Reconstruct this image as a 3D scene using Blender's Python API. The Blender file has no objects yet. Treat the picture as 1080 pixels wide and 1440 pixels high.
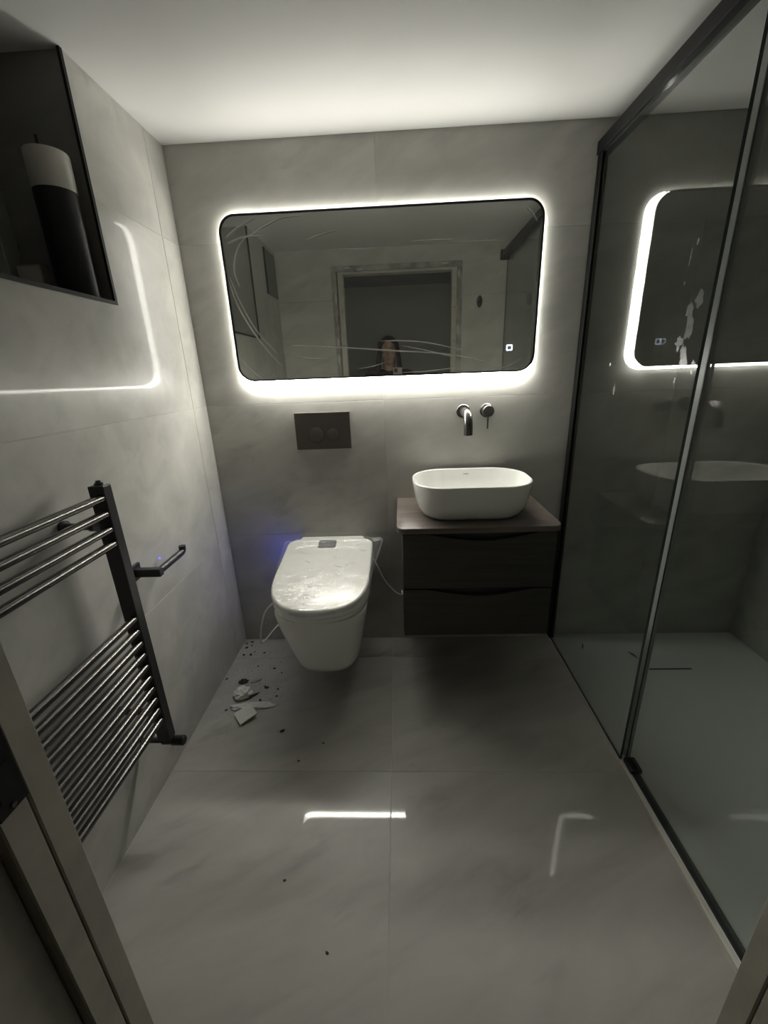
import bpy, bmesh, math, random
from mathutils import Vector, Matrix, noise

scn = bpy.context.scene
COL = scn.collection
PI = math.pi

# ------------------------------------------------------------------ camera, world, exposure
CAM = Vector((0.8296, -1.8032, 1.3050))
YAW, PITCH, ROLL, FPX = 0.0438, 0.32884, -0.0386, 576.69
_r = Vector((math.cos(YAW), math.sin(YAW), 0))
FWD = Vector((-math.sin(YAW) * math.cos(PITCH), math.cos(YAW) * math.cos(PITCH), -math.sin(PITCH)))
_u = _r.cross(FWD)
RIGHT = _r * math.cos(ROLL) + _u * math.sin(ROLL)
UP = -_r * math.sin(ROLL) + _u * math.cos(ROLL)
cd = bpy.data.cameras.new('camera'); cam = bpy.data.objects.new('camera', cd); COL.objects.link(cam)
cd.sensor_fit = 'HORIZONTAL'; cd.sensor_width = 36.0; cd.lens = FPX / 1080 * 36.0
cd.clip_start = 0.02; cd.clip_end = 50
M = Matrix.Identity(4)
for i, a in enumerate((RIGHT, UP, -FWD)):
    for j in range(3): M[j][i] = a[j]
M.translation = CAM
cam.matrix_world = M
scn.camera = cam
w = bpy.data.worlds.new('night'); scn.world = w; w.use_nodes = True
w.node_tree.nodes['Background'].inputs[0].default_value = (0.004, 0.0045, 0.006, 1)
w.node_tree.nodes['Background'].inputs[1].default_value = 1.0
vs = scn.view_settings
vs.view_transform = 'Standard'; vs.look = 'None'; vs.gamma = 1; vs.use_curve_mapping = False
vs.exposure = 0.0
RING_L = 36.0          # radiance of the mirror's light strip: top and sides
RING_B = 96.0          # its lower run, which is the brightest

# ------------------------------------------------------------------ dimensions (metres)
W = 1.5694      # shower screen line
XR = 2.46       # shower side wall
H = 2.1084      # ceiling
YR = -1.48      # rear wall with the doorway
YH = -1.64      # hall side of that wall
JX = 0.7686     # tile joint

# ------------------------------------------------------------------ materials
def new_mat(name):
    m = bpy.data.materials.new(name); m.use_nodes = True
    nt = m.node_tree; b = nt.nodes['Principled BSDF']
    return m, nt, b
def plain(name, col, rough=0.5, metal=0.0, bump=0.0, bscale=60, var=0.0, vscale=4, coat=0.0, spec=0.5):
    m, nt, b = new_mat(name)
    b.inputs['Base Color'].default_value = (*col, 1); b.inputs['Roughness'].default_value = rough
    b.inputs['Metallic'].default_value = metal; b.inputs['Coat Weight'].default_value = coat
    b.inputs['Coat Roughness'].default_value = 0.08; b.inputs['Specular IOR Level'].default_value = spec
    tc = nt.nodes.new('ShaderNodeTexCoord')
    if bump or var:
        n = nt.nodes.new('ShaderNodeTexNoise'); n.inputs['Scale'].default_value = bscale; n.inputs['Detail'].default_value = 4
        nt.links.new(tc.outputs['Object'], n.inputs['Vector'])
        if bump:
            bp = nt.nodes.new('ShaderNodeBump'); bp.inputs['Strength'].default_value = bump; bp.inputs['Distance'].default_value = 0.002
            nt.links.new(n.outputs['Fac'], bp.inputs['Height']); nt.links.new(bp.outputs['Normal'], b.inputs['Normal'])
    if var:
        n2 = nt.nodes.new('ShaderNodeTexNoise'); n2.inputs['Scale'].default_value = vscale; n2.inputs['Detail'].default_value = 5
        nt.links.new(tc.outputs['Object'], n2.inputs['Vector'])
        r = nt.nodes.new('ShaderNodeValToRGB')
        r.color_ramp.elements[0].position = 0.3; r.color_ramp.elements[1].position = 0.7
        r.color_ramp.elements[0].color = (*[c * (1 - var) for c in col], 1)
        r.color_ramp.elements[1].color = (*[min(1, c * (1 + var)) for c in col], 1)
        nt.links.new(n2.outputs['Fac'], r.inputs['Fac']); nt.links.new(r.outputs['Color'], b.inputs['Base Color'])
    return m

def tile_mat(name, lo, hi, vein, rough, coat, coat_rough):
    m, nt, b = new_mat(name); N = nt.nodes; L = nt.links
    tc = N.new('ShaderNodeTexCoord'); oi = N.new('ShaderNodeObjectInfo')
    mul = N.new('ShaderNodeMath'); mul.operation = 'MULTIPLY'; mul.inputs[1].default_value = 37.0
    L.new(oi.outputs['Random'], mul.inputs[0])
    add = N.new('ShaderNodeVectorMath'); add.operation = 'ADD'
    L.new(tc.outputs['Object'], add.inputs[0]); L.new(mul.outputs[0], add.inputs[1])
    # stone grain runs along one slanted direction: stretch noise along it
    d = Vector((0.85, 0.42, 0.31)).normalized()
    eul = d.to_track_quat('X', 'Z').to_euler()
    mp = N.new('ShaderNodeMapping'); mp.vector_type = 'TEXTURE'
    mp.inputs['Rotation'].default_value = eul; mp.inputs['Scale'].default_value = (1.0, 0.15, 0.15)
    L.new(add.outputs[0], mp.inputs['Vector'])
    n1 = N.new('ShaderNodeTexNoise'); n1.inputs['Scale'].default_value = 1.15; n1.inputs['Detail'].default_value = 6; n1.inputs['Roughness'].default_value = 0.55; n1.inputs['Distortion'].default_value = 0.5
    L.new(mp.outputs[0], n1.inputs['Vector'])
    r1 = N.new('ShaderNodeValToRGB'); e = r1.color_ramp.elements
    e[0].position = 0.32; e[0].color = (*lo, 1); e[1].position = 0.68; e[1].color = (*hi, 1)
    L.new(n1.outputs['Fac'], r1.inputs['Fac'])
    # broken darker veins
    n2 = N.new('ShaderNodeTexNoise'); n2.inputs['Scale'].default_value = 1.9; n2.inputs['Detail'].default_value = 6; n2.inputs['Roughness'].default_value = 0.55; n2.inputs['Distortion'].default_value = 0.35
    L.new(mp.outputs[0], n2.inputs['Vector'])
    r2 = N.new('ShaderNodeValToRGB'); e = r2.color_ramp.elements
    e[0].position = 0.50; e[0].color = (0, 0, 0, 1); e[1].position = 0.74; e[1].color = (1, 1, 1, 1)
    L.new(n2.outputs['Fac'], r2.inputs['Fac'])
    n3 = N.new('ShaderNodeTexNoise'); n3.inputs['Scale'].default_value = 3.0; n3.inputs['Detail'].default_value = 3
    L.new(add.outputs[0], n3.inputs['Vector'])
    r3 = N.new('ShaderNodeValToRGB'); e = r3.color_ramp.elements
    e[0].position = 0.5; e[0].color = (0, 0, 0, 1); e[1].position = 0.72; e[1].color = (0.9, 0.9, 0.9, 1)
    L.new(n3.outputs['Fac'], r3.inputs['Fac'])
    mm = N.new('ShaderNodeMath'); mm.operation = 'MULTIPLY'
    L.new(r2.outputs['Color'], mm.inputs[0]); L.new(r3.outputs['Color'], mm.inputs[1])
    mx = N.new('ShaderNodeMixRGB'); mx.inputs['Color2'].default_value = (*vein, 1)
    L.new(mm.outputs[0], mx.inputs['Fac']); L.new(r1.outputs['Color'], mx.inputs['Color1'])
    L.new(mx.outputs['Color'], b.inputs['Base Color'])
    b.inputs['Roughness'].default_value = rough
    b.inputs['Specular IOR Level'].default_value = 0.22
    b.inputs['Coat Weight'].default_value = coat; b.inputs['Coat Roughness'].default_value = coat_rough
    # fine grain of the lapped surface
    n4 = N.new('ShaderNodeTexNoise'); n4.inputs['Scale'].default_value = 420; n4.inputs['Detail'].default_value = 2
    L.new(tc.outputs['Object'], n4.inputs['Vector'])
    bp = N.new('ShaderNodeBump'); bp.inputs['Strength'].default_value = 0.10; bp.inputs['Distance'].default_value = 0.0006
    L.new(n4.outputs['Fac'], bp.inputs['Height']); L.new(bp.outputs['Normal'], b.inputs['Normal'])
    return m

def wood_mat(name, lo, hi, rough):
    m, nt, b = new_mat(name); N = nt.nodes; L = nt.links
    tc = N.new('ShaderNodeTexCoord'); mp = N.new('ShaderNodeMapping')
    mp.inputs['Scale'].default_value = (2.0, 60, 60)
    L.new(tc.outputs['Object'], mp.inputs['Vector'])
    n = N.new('ShaderNodeTexNoise'); n.inputs['Scale'].default_value = 1.5; n.inputs['Detail'].default_value = 6; n.inputs['Distortion'].default_value = 0.6
    L.new(mp.outputs[0], n.inputs['Vector'])
    r = N.new('ShaderNodeValToRGB'); e = r.color_ramp.elements
    e[0].position = 0.3; e[0].color = (*lo, 1); e[1].position = 0.7; e[1].color = (*hi, 1)
    L.new(n.outputs['Fac'], r.inputs['Fac']); L.new(r.outputs['Color'], b.inputs['Base Color'])
    b.inputs['Roughness'].default_value = rough
    bp = N.new('ShaderNodeBump'); bp.inputs['Strength'].default_value = 0.15; bp.inputs['Distance'].default_value = 0.001
    L.new(n.outputs['Fac'], bp.inputs['Height']); L.new(bp.outputs['Normal'], b.inputs['Normal'])
    return m

def clear_mat(name, tint, gloss_rough, haze=0.0, haze_col=(0.8, 0.8, 0.8), f0=0.04, bump=0.0, bscale=40):
    """thin clear sheet: Schlick mirror reflection over straight transmission, plus a little milky haze"""
    m = bpy.data.materials.new(name); m.use_nodes = True
    nt = m.node_tree; N = nt.nodes; L = nt.links
    for n in list(N): N.remove(n)
    out = N.new('ShaderNodeOutputMaterial')
    lw = N.new('ShaderNodeLayerWeight'); lw.inputs['Blend'].default_value = 0.5
    pw = N.new('ShaderNodeMath'); pw.operation = 'POWER'; pw.inputs[1].default_value = 5
    ma = N.new('ShaderNodeMath'); ma.operation = 'MULTIPLY_ADD'; ma.inputs[1].default_value = 1 - f0; ma.inputs[2].default_value = f0
    L.new(lw.outputs['Facing'], pw.inputs[0]); L.new(pw.outputs[0], ma.inputs[0])
    tr = N.new('ShaderNodeBsdfTransparent'); tr.inputs['Color'].default_value = (*tint, 1)
    gl = N.new('ShaderNodeBsdfGlossy'); gl.inputs['Roughness'].default_value = gloss_rough
    mx = N.new('ShaderNodeMixShader')
    L.new(ma.outputs[0], mx.inputs['Fac']); L.new(tr.outputs[0], mx.inputs[1]); L.new(gl.outputs[0], mx.inputs[2])
    last = mx
    if haze:
        df = N.new('ShaderNodeBsdfDiffuse'); df.inputs['Color'].default_value = (*haze_col, 1)
        m2 = N.new('ShaderNodeMixShader'); m2.inputs['Fac'].default_value = haze
        L.new(mx.outputs[0], m2.inputs[1]); L.new(df.outputs[0], m2.inputs[2]); last = m2
    if bump:
        tc = N.new('ShaderNodeTexCoord'); n = N.new('ShaderNodeTexNoise'); n.inputs['Scale'].default_value = bscale; n.inputs['Detail'].default_value = 4
        L.new(tc.outputs['Object'], n.inputs['Vector'])
        bp = N.new('ShaderNodeBump'); bp.inputs['Strength'].default_value = bump; bp.inputs['Distance'].default_value = 0.004
        L.new(n.outputs['Fac'], bp.inputs['Height']); L.new(bp.outputs['Normal'], gl.inputs['Normal'])
    L.new(last.outputs[0], out.inputs['Surface'])
    return m

def emit_mat(name, col, strength):
    m = bpy.data.materials.new(name); m.use_nodes = True
    nt = m.node_tree
    for n in list(nt.nodes): nt.nodes.remove(n)
    o = nt.nodes.new('ShaderNodeOutputMaterial'); e = nt.nodes.new('ShaderNodeEmission')
    e.inputs['Color'].default_value = (*col, 1); e.inputs['Strength'].default_value = strength
    nt.links.new(e.outputs[0], o.inputs['Surface'])
    return m

TILE = tile_mat('stone_wall_tile', (0.40, 0.395, 0.365), (0.51, 0.50, 0.465), (0.28, 0.27, 0.25), 0.36, 0.11, 0.045)
FTILE = tile_mat('stone_floor_tile', (0.345, 0.335, 0.305), (0.44, 0.43, 0.395), (0.19, 0.185, 0.17), 0.36, 0.27, 0.03)
GROUT = plain('grout', (0.50, 0.49, 0.46), 0.9, bump=0.2, bscale=200)
PLASTER = plain('ceiling_plaster', (0.74, 0.735, 0.72), 0.85, bump=0.05, bscale=40, var=0.02, vscale=3)
HALLW = plain('hall_wall_paint', (0.60, 0.60, 0.58), 0.9, var=0.05, vscale=1.5)
ROUGHP = plain('rough_plaster', (0.30, 0.285, 0.27), 0.95, bump=1.0, bscale=30, var=0.55, vscale=14)
HALLF = plain('hall_floor_boards', (0.16, 0.12, 0.09), 0.6, var=0.2)
BLACKM = plain('matt_black_metal', (0.016, 0.016, 0.017), 0.38, 0.3)
TRIMB = plain('black_edge_trim', (0.010, 0.010, 0.010), 0.55, spec=0.2)
REVEAL_SHADE = tile_mat('shaded_recess_tile', (0.20, 0.195, 0.18), (0.27, 0.265, 0.245), (0.14, 0.135, 0.125), 0.45, 0.1, 0.1)  # darker copy of the wall tile, the recess shade put into its colour
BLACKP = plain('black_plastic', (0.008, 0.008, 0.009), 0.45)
GUN = plain('brushed_gunmetal', (0.17, 0.16, 0.155), 0.26, 0.9, bump=0.05, bscale=300)
ANTH = plain('anthracite_paint', (0.035, 0.034, 0.035), 0.36, 0.35)
ANTHB = plain('anthracite_bar', (0.13, 0.123, 0.118), 0.24, 0.85)
CERAM = plain('white_ceramic', (0.86, 0.86, 0.83), 0.12, coat=0.3)
WPLAS = plain('white_plastic', (0.87, 0.87, 0.84), 0.22)
PLATE = plain('bronze_flush_plate', (0.115, 0.095, 0.085), 0.42, 0.25)
DWOOD = wood_mat('black_wood_veneer', (0.024, 0.022, 0.019), (0.050, 0.045, 0.040), 0.5)
TWOOD = wood_mat('dark_oak_worktop', (0.085, 0.068, 0.060), (0.185, 0.155, 0.138), 0.42)
GLASS = clear_mat('clear_shower_glass', (0.87, 0.89, 0.88), 0.0, f0=0.045)
EDGE = plain('glass_edge', (0.055, 0.075, 0.07), 0.12, spec=0.8)
SEAL = plain('grey_seal_strip', (0.30, 0.31, 0.30), 0.35)
FILM = clear_mat('mirror_film', (0.98, 0.98, 0.97), 0.25, haze=0.07, f0=0.012, bump=0.5, bscale=9)
CREASE = clear_mat('film_crease', (0.85, 0.85, 0.84), 0.2, haze=0.5, haze_col=(0.95, 0.95, 0.93), f0=0.05)
WRAP = clear_mat('clear_plastic_wrap', (0.96, 0.96, 0.95), 0.05, haze=0.05, f0=0.10, bump=1.0, bscale=60)
WFOLD_GLINT = clear_mat('wrap_fold_glint', (0.97, 0.97, 0.97), 0.20, haze=0.55, haze_col=(0.97, 0.97, 0.96), f0=0.30)  # white haze paints the glints on the crinkled wrap
WFOLD_SHADE = clear_mat('wrap_fold_shade', (0.80, 0.80, 0.79), 0.10, haze=0.04, f0=0.16)  # darker tint paints the grey shade beside the glints
WRAP2 = clear_mat('bunched_plastic_wrap', (0.90, 0.90, 0.90), 0.16, haze=0.20, haze_col=(0.9, 0.9, 0.9), f0=0.16, bump=0.6, bscale=70)
MIRR, _nt, _b = new_mat('mirror_silver'); _b.inputs['Base Color'].default_value = (0.88, 0.90, 0.87, 1); _b.inputs['Metallic'].default_value = 1; _b.inputs['Roughness'].default_value = 0.012
RINGM = emit_mat('light_strip', (1.0, 0.985, 0.90), RING_L)
RINGB = emit_mat('light_strip_lower', (1.0, 0.985, 0.90), RING_B)
BUTM = emit_mat('touch_button_light', (0.70, 0.78, 1.0), 3.0)
BLUEM = emit_mat('blue_indicator_light', (0.08, 0.11, 1.0), 150.0)
TRAY = plain('tray_stone_resin', (0.76, 0.78, 0.76), 0.55, bump=0.15, bscale=250)
TRIMM = plain('pale_sealant', (0.62, 0.60, 0.54), 0.55)
PAINT = plain('old_cream_paint', (0.46, 0.435, 0.37), 0.55, bump=0.25, bscale=50, var=0.12, vscale=20)
PVC = plain('grey_window_pvc', (0.34, 0.35, 0.33), 0.4)
PAPER = plain('white_paper', (0.66, 0.65, 0.61), 0.85, bump=0.3, bscale=60)
DIRT = plain('dark_crumb', (0.05, 0.04, 0.03), 0.95, var=0.3, vscale=100)
DUST = plain('pale_dust', (0.30, 0.29, 0.26), 1.0)
GREYP = plain('dark_grey_panel', (0.13, 0.13, 0.12), 0.6)
BOTB = plain('black_bottle', (0.012, 0.012, 0.014), 0.5, spec=0.3)
BOTW = plain('pale_cap', (0.52, 0.50, 0.45), 0.5)
HOSE = plain('white_hose', (0.72, 0.72, 0.69), 0.35)
SKIN = plain('skin', (0.50, 0.32, 0.24), 0.55)
HAIR = plain('dark_hair', (0.022, 0.015, 0.012), 0.5, bump=0.8, bscale=120)
TOP = plain('dark_plum_top', (0.06, 0.045, 0.055), 0.9, bump=0.3, bscale=300)
TROU = plain('charcoal_trousers', (0.03, 0.03, 0.035), 0.9)
SHOE = plain('dark_shoe', (0.02, 0.02, 0.02), 0.6)
EYEW = plain('eye_white', (0.6, 0.58, 0.55), 0.2)
LIP = plain('lips', (0.36, 0.14, 0.12), 0.5)
PHONE = plain('pale_pink_phone', (0.55, 0.42, 0.46), 0.35)

# ------------------------------------------------------------------ mesh helpers
def tag(o, label=None, cat=None, group=None, kind=None):
    if label: o['label'] = label
    if cat: o['category'] = cat
    if group: o['group'] = group
    if kind: o['kind'] = kind
    return o
def origin_of(parent):
    v = Vector((0, 0, 0))
    while parent is not None:
        v = v + parent.location; parent = parent.parent
    return v
def obj(name, bm, mat, parent=None, at=None, smooth=None):
    """bm is in world metres; 'at' is the object's origin (defaults to its parent's)"""
    bmesh.ops.recalc_face_normals(bm, faces=bm.faces)
    base = origin_of(parent)
    o3 = Vector(at) if at is not None else base
    bm.transform(Matrix.Translation(-o3))
    me = bpy.data.meshes.new(name); bm.to_mesh(me); bm.free()
    for m in (mat if isinstance(mat, (list, tuple)) else [mat]): me.materials.append(m)
    o = bpy.data.objects.new(name, me); COL.objects.link(o)
    o.parent = parent; o.location = o3 - base
    if smooth is not None:
        for p in me.polygons: p.use_smooth = True
        me.set_sharp_from_angle(angle=math.radians(smooth))
    return o
def empty(name, loc, label, cat, group=None):
    o = bpy.data.objects.new(name, None); COL.objects.link(o); o.location = loc; o.empty_display_size = 0.05
    return tag(o, label, cat, group)
def box(bm, x0, x1, y0, y1, z0, z1, bev=0.0, seg=2):
    r = bmesh.ops.create_cube(bm, size=1)
    vs_ = r['verts']
    for v in vs_:
        v.co = Vector(((x0 + x1) / 2 + v.co.x * abs(x1 - x0), (y0 + y1) / 2 + v.co.y * abs(y1 - y0), (z0 + z1) / 2 + v.co.z * abs(z1 - z0)))
    if bev:
        es = list({e for v in vs_ for e in v.link_edges})
        bmesh.ops.bevel(bm, geom=es, offset=bev, segments=seg, profile=0.5, affect='EDGES')
    return bm
def B(*a, **k): return box(bmesh.new(), *a, **k)
def prism(bm, pts, axis, a0, a1, bev=0.0, seg=1, front=None):
    """pts 2-D outline; axis 'x': (y,z), 'y': (x,z), 'z': (x,y)"""
    def P(p, a): return {'x': (a, p[0], p[1]), 'y': (p[0], a, p[1]), 'z': (p[0], p[1], a)}[axis]
    n = len(pts)
    A = [bm.verts.new(P(p, a0)) for p in pts]; C_ = [bm.verts.new(P(p, a1)) for p in pts]
    f0 = bm.faces.new(A); f1 = bm.faces.new(list(reversed(C_)))
    for i in range(n): bm.faces.new((A[i], C_[i], C_[(i + 1) % n], A[(i + 1) % n]))
    if bev:
        f = f1 if front is None else (f0 if front == 0 else f1)
        bmesh.ops.bevel(bm, geom=list(f.edges), offset=bev, segments=seg, profile=0.5, affect='EDGES')
    return bm
def rrect(x0, x1, z0, z1, r, n=8):
    out = []
    for cx, cz, a in ((x1 - r, z1 - r, 0), (x0 + r, z1 - r, 90), (x0 + r, z0 + r, 180), (x1 - r, z0 + r, 270)):
        for k in range(n + 1):
            t = math.radians(a + 90 * k / n); out.append((cx + r * math.cos(t), cz + r * math.sin(t)))
    return out
def tube(bm, path, rad, n=12, cap=True):
    path = [Vector(p) for p in path]
    R_ = rad if isinstance(rad, (list, tuple)) else [rad] * len(path)
    rings = []; prev = None
    for i, p in enumerate(path):
        t = (path[min(i + 1, len(path) - 1)] - path[max(i - 1, 0)]).normalized()
        if prev is None:
            a = t.orthogonal().normalized()
        else:
            a = (prev - t * prev.dot(t)).normalized()
        prev = a; b = t.cross(a)
        rings.append([bm.verts.new(p + (a * math.cos(2 * PI * k / n) + b * math.sin(2 * PI * k / n)) * R_[i]) for k in range(n)])
    for i in range(len(rings) - 1):
        for k in range(n): bm.faces.new((rings[i][k], rings[i][(k + 1) % n], rings[i + 1][(k + 1) % n], rings[i + 1][k]))
    if cap:
        bm.faces.new(list(reversed(rings[0]))); bm.faces.new(rings[-1])
    return bm
def lathe(bm, prof, center, axis='z', n=32):
    """prof: (radius, height) along the axis"""
    c = Vector(center); rings = []
    for r, h in prof:
        ring = []
        for k in range(n):
            t = 2 * PI * k / n; a, b = r * math.cos(t), r * math.sin(t)
            v = {'z': (a, b, h), 'y': (a, h, b), 'x': (h, a, b)}[axis]
            ring.append(bm.verts.new(c + Vector(v)))
        rings.append(ring)
    for i in range(len(rings) - 1):
        for k in range(n): bm.faces.new((rings[i][k], rings[i][(k + 1) % n], rings[i + 1][(k + 1) % n], rings[i + 1][k]))
    bm.faces.new(list(reversed(rings[0]))); bm.faces.new(rings[-1])
    return bm
def loft(bm, secs, cap0=True, cap1=True):
    rings = [[bm.verts.new(p) for p in s] for s in secs]; n = len(rings[0])
    for i in range(len(rings) - 1):
        for k in range(n): bm.faces.new((rings[i][k], rings[i][(k + 1) % n], rings[i + 1][(k + 1) % n], rings[i + 1][k]))
    if cap0: bm.faces.new(list(reversed(rings[0])))
    if cap1: bm.faces.new(rings[-1])
    return bm
def smooth_path(pts, k=6):
    """Catmull-Rom through the points"""
    P = [Vector(p) for p in pts]; P = [2 * P[0] - P[1]] + P + [2 * P[-1] - P[-2]]; out = []
    for i in range(1, len(P) - 2):
        for s in range(k):
            t = s / k; a, b, c, d = P[i - 1], P[i], P[i + 1], P[i + 2]
            out.append(0.5 * ((2 * b) + (c - a) * t + (2 * a - 5 * b + 4 * c - d) * t * t + (3 * b - a - 3 * c + d) * t ** 3))
    out.append(P[-2]); return out
def struct(name, bm, mat, label, cat, parent=None):
    return tag(obj(name, bm, mat, parent), label, cat, kind='structure')

# ------------------------------------------------------------------ the room shell, tile by tile
G = 0.0010       # half joint
REC = 0.0013     # joints lie this far behind the tile faces
def tile_poly(parent, pts, axis, face, into, mat, inset=True):
    """one tile; its face lies in the plane axis=face, 'into' is the sign of the direction into the wall"""
    cx = sum(p[0] for p in pts) / len(pts); cy = sum(p[1] for p in pts) / len(pts)
    bm = bmesh.new()
    prism(bm, pts, axis, face + into * 0.008, face, bev=0.0007)
    at = {'x': (face, cx, cy), 'y': (cx, face, cy), 'z': (cx, cy, face)}[axis]
    return obj('tile', bm, mat, parent, at=at)
def rect(a0, a1, b0, b1): return [(a0 + G, b0 + G), (a1 - G, b0 + G), (a1 - G, b1 - G), (a0 + G, b1 - G)]
ZJ = [0.0, 0.592, 1.192, 1.792, H]

wb = struct('wall_back', B(-0.30, XR + 0.1, REC, 0.12, -0.1, H + 0.1), GROUT, 'back wall of large grey stone tiles behind the lit mirror', 'wall')
for a, b in ((0, JX), (JX, JX + 1.2), (JX + 1.2, XR)):
    for z0, z1 in zip(ZJ, ZJ[1:]): tile_poly(wb, rect(a, b, z0, z1), 'y', 0.0, 1, TILE)

WY0, WY1, WZ = -0.955, -0.470, 1.522          # window recess
bm = bmesh.new()
box(bm, -0.30, -REC, YH, 0.12, -0.1, WZ - 0.008)
box(bm, -0.30, -REC, WY1 + 0.008, 0.12, WZ - 0.008, H + 0.1)
box(bm, -0.30, -REC, YH, WY0 - 0.008, WZ - 0.008, H + 0.1)
wl = struct('wall_left', bm, GROUT, 'left wall of grey stone tiles with the window recess', 'wall')
LJ = -0.12
for y0, y1 in ((LJ, 0.0), (LJ - 1.2, LJ), (YR, LJ - 1.2)):
    for i, (z0, z1) in enumerate(zip(ZJ, ZJ[1:])):
        if y0 < WY0 and y1 > WY1 and z1 > WZ:
            if z0 < WZ:      # this tile is notched round the recess
                pts = [(y0 + G, z0 + G), (y1 - G, z0 + G), (y1 - G, z1 - G), (WY1, z1 - G), (WY1, WZ), (WY0, WZ), (WY0, z1 - G), (y0 + G, z1 - G)]
                tile_poly(wl, pts, 'x', 0.0, -1, TILE)
            else:
                tile_poly(wl, [(WY1, z0 + G), (y1 - G, z0 + G), (y1 - G, z1 - G), (WY1, z1 - G)], 'x', 0.0, -1, TILE)
                tile_poly(wl, [(y0 + G, z0 + G), (WY0, z0 + G), (WY0, z1 - G), (y0 + G, z1 - G)], 'x', 0.0, -1, TILE)
        else:
            tile_poly(wl, rect(y0, y1, z0, z1), 'x', 0.0, -1, TILE)
# tiles that line the recess: far side, near side, sill
tile_poly(wl, [(-0.30, WZ), (-0.006, WZ), (-0.006, H), (-0.30, H)], 'y', WY1, 1, REVEAL_SHADE)
tile_poly(wl, [(-0.30, WZ), (-0.006, WZ), (-0.006, H), (-0.30, H)], 'y', WY0, -1, REVEAL_SHADE)
tile_poly(wl, [(-0.30, WY0), (-0.006, WY0), (-0.006, WY1), (-0.30, WY1)], 'z', WZ, -1, REVEAL_SHADE)

wr = struct('wall_right', B(XR + REC, XR + 0.12, YH, 0.12, -0.1, H + 0.1), GROUT, 'right wall of grey stone tiles inside the shower', 'wall')
for y0, y1 in ((-0.9, 0.0), (YR, -0.9)):
    for z0, z1 in zip(ZJ, ZJ[1:]): tile_poly(wr, rect(y0, y1, z0, z1), 'x', XR, 1, TILE)

DX0, DX1, DZ = 0.385, 1.290, 2.005            # rough opening in the rear wall
bm = bmesh.new()
box(bm, -0.30, DX0 + 0.035, YH, YR - REC - 0.004, -0.1, H + 0.1)
box(bm, DX1 - 0.035, XR + 0.1, YH, YR - REC - 0.004, -0.1, H + 0.1)
box(bm, DX0 + 0.035, DX1 - 0.035, YH, YR - REC - 0.004, DZ - 0.035, H + 0.1)
wrear = struct('wall_rear', bm, ROUGHP, 'rear wall of grey tiles with bare plaster round the doorway', 'wall')
def jag(seed, a, b, n, amp):
    rnd = random.Random(seed); return [(a + (b - a) * i / n, rnd.uniform(-amp, amp)) for i in range(n + 1)]
for z0, z1 in zip(ZJ, ZJ[1:]):
    zt = min(z1, DZ)
    if z1 <= DZ:
        tile_poly(wrear, rect(0, DX0, z0, z1), 'y', YR, -1, TILE)
        tile_poly(wrear, rect(DX1, XR, z0, z1), 'y', YR, -1, TILE)
    else:
        pts = [(G, z0 + G), (DX0 - G, z0 + G), (DX0 - G, DZ), (DX1 + G, DZ), (DX1 + G, z0 + G), (XR - G, z0 + G), (XR - G, z1 - G), (G, z1 - G)]
        tile_poly(wrear, pts, 'y', YR, -1, TILE)
# crumbs of old adhesive left on the bare plaster band
rnd = random.Random(5)
for k in range(16):
    side = k % 3
    if side == 0: cx, cz = rnd.uniform(DX0 + 0.012, DX0 + 0.030), rnd.uniform(1.3, 1.98)
    elif side == 1: cx, cz = rnd.uniform(DX1 - 0.03, DX1 - 0.012), rnd.uniform(1.3, 1.98)
    else: cx, cz = rnd.uniform(DX0 + 0.1, DX1 - 0.1), rnd.uniform(DZ - 0.026, DZ - 0.012)
    n = 9; lx, lz = (rnd.uniform(0.006, 0.011), rnd.uniform(0.02, 0.05)) if side < 2 else (rnd.uniform(0.02, 0.05), rnd.uniform(0.006, 0.010))
    pts = [(cx + lx * rnd.uniform(0.6, 1.1) * math.cos(2 * PI * i / n), cz + lz * rnd.uniform(0.6, 1.1) * math.sin(2 * PI * i / n)) for i in range(n)]
    obj('adhesive_patch', prism(bmesh.new(), pts, 'y', YR - 0.009, YR - 0.001), DUST if k % 2 else GROUT, wrear)

fl = struct('floor', B(-0.30, 1.5725, YH, 0.12, -0.12, -REC), GROUT, 'floor of large glossy grey stone tiles', 'floor')
FJ = [0.0, -0.155, -0.755, -1.355, YH]
for a, b in ((0, JX + 0.006), (JX + 0.006, 1.558)):
    for y1, y0 in zip(FJ, FJ[1:]): tile_poly(fl, rect(a, b, y0, y1), 'z', 0.0, -1, FTILE)
cl = struct('ceiling', B(-0.40, XR + 0.12, YH, 0.12, H, H + 0.10), PLASTER, 'plain white plaster ceiling', 'ceiling')

# the hall behind the doorway
struct('floor_hall', B(-1.2, 2.6, -3.25, YH, -0.12, 0.0), HALLF, 'dark boarded hall floor beyond the doorway', 'floor')
struct('wall_hall', B(-1.2, 2.6, -3.35, -3.15, -0.1, 2.5), HALLW, 'grey hall wall facing the doorway', 'wall')
struct('wall_hall_left', B(-0.75, -0.65, -3.15, YH, -0.1, 2.5), HALLW, 'grey side wall of the hall, towel rail side', 'wall')
struct('wall_hall_right', B(2.2, 2.3, -3.15, YH, -0.1, 2.5), HALLW, 'grey side wall of the hall, shower side', 'wall')
struct('ceiling_hall', B(-0.65, 2.2, -3.15, YH, 2.32, 2.42), HALLW, 'dim ceiling of the hall', 'ceiling')
struct('trim_1', B(-0.65, 2.2, -3.15, -2.95, 2.16, 2.32, bev=0.01), GREYP, 'dark boxed beam along the hall wall, under its ceiling', 'trim')

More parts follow.
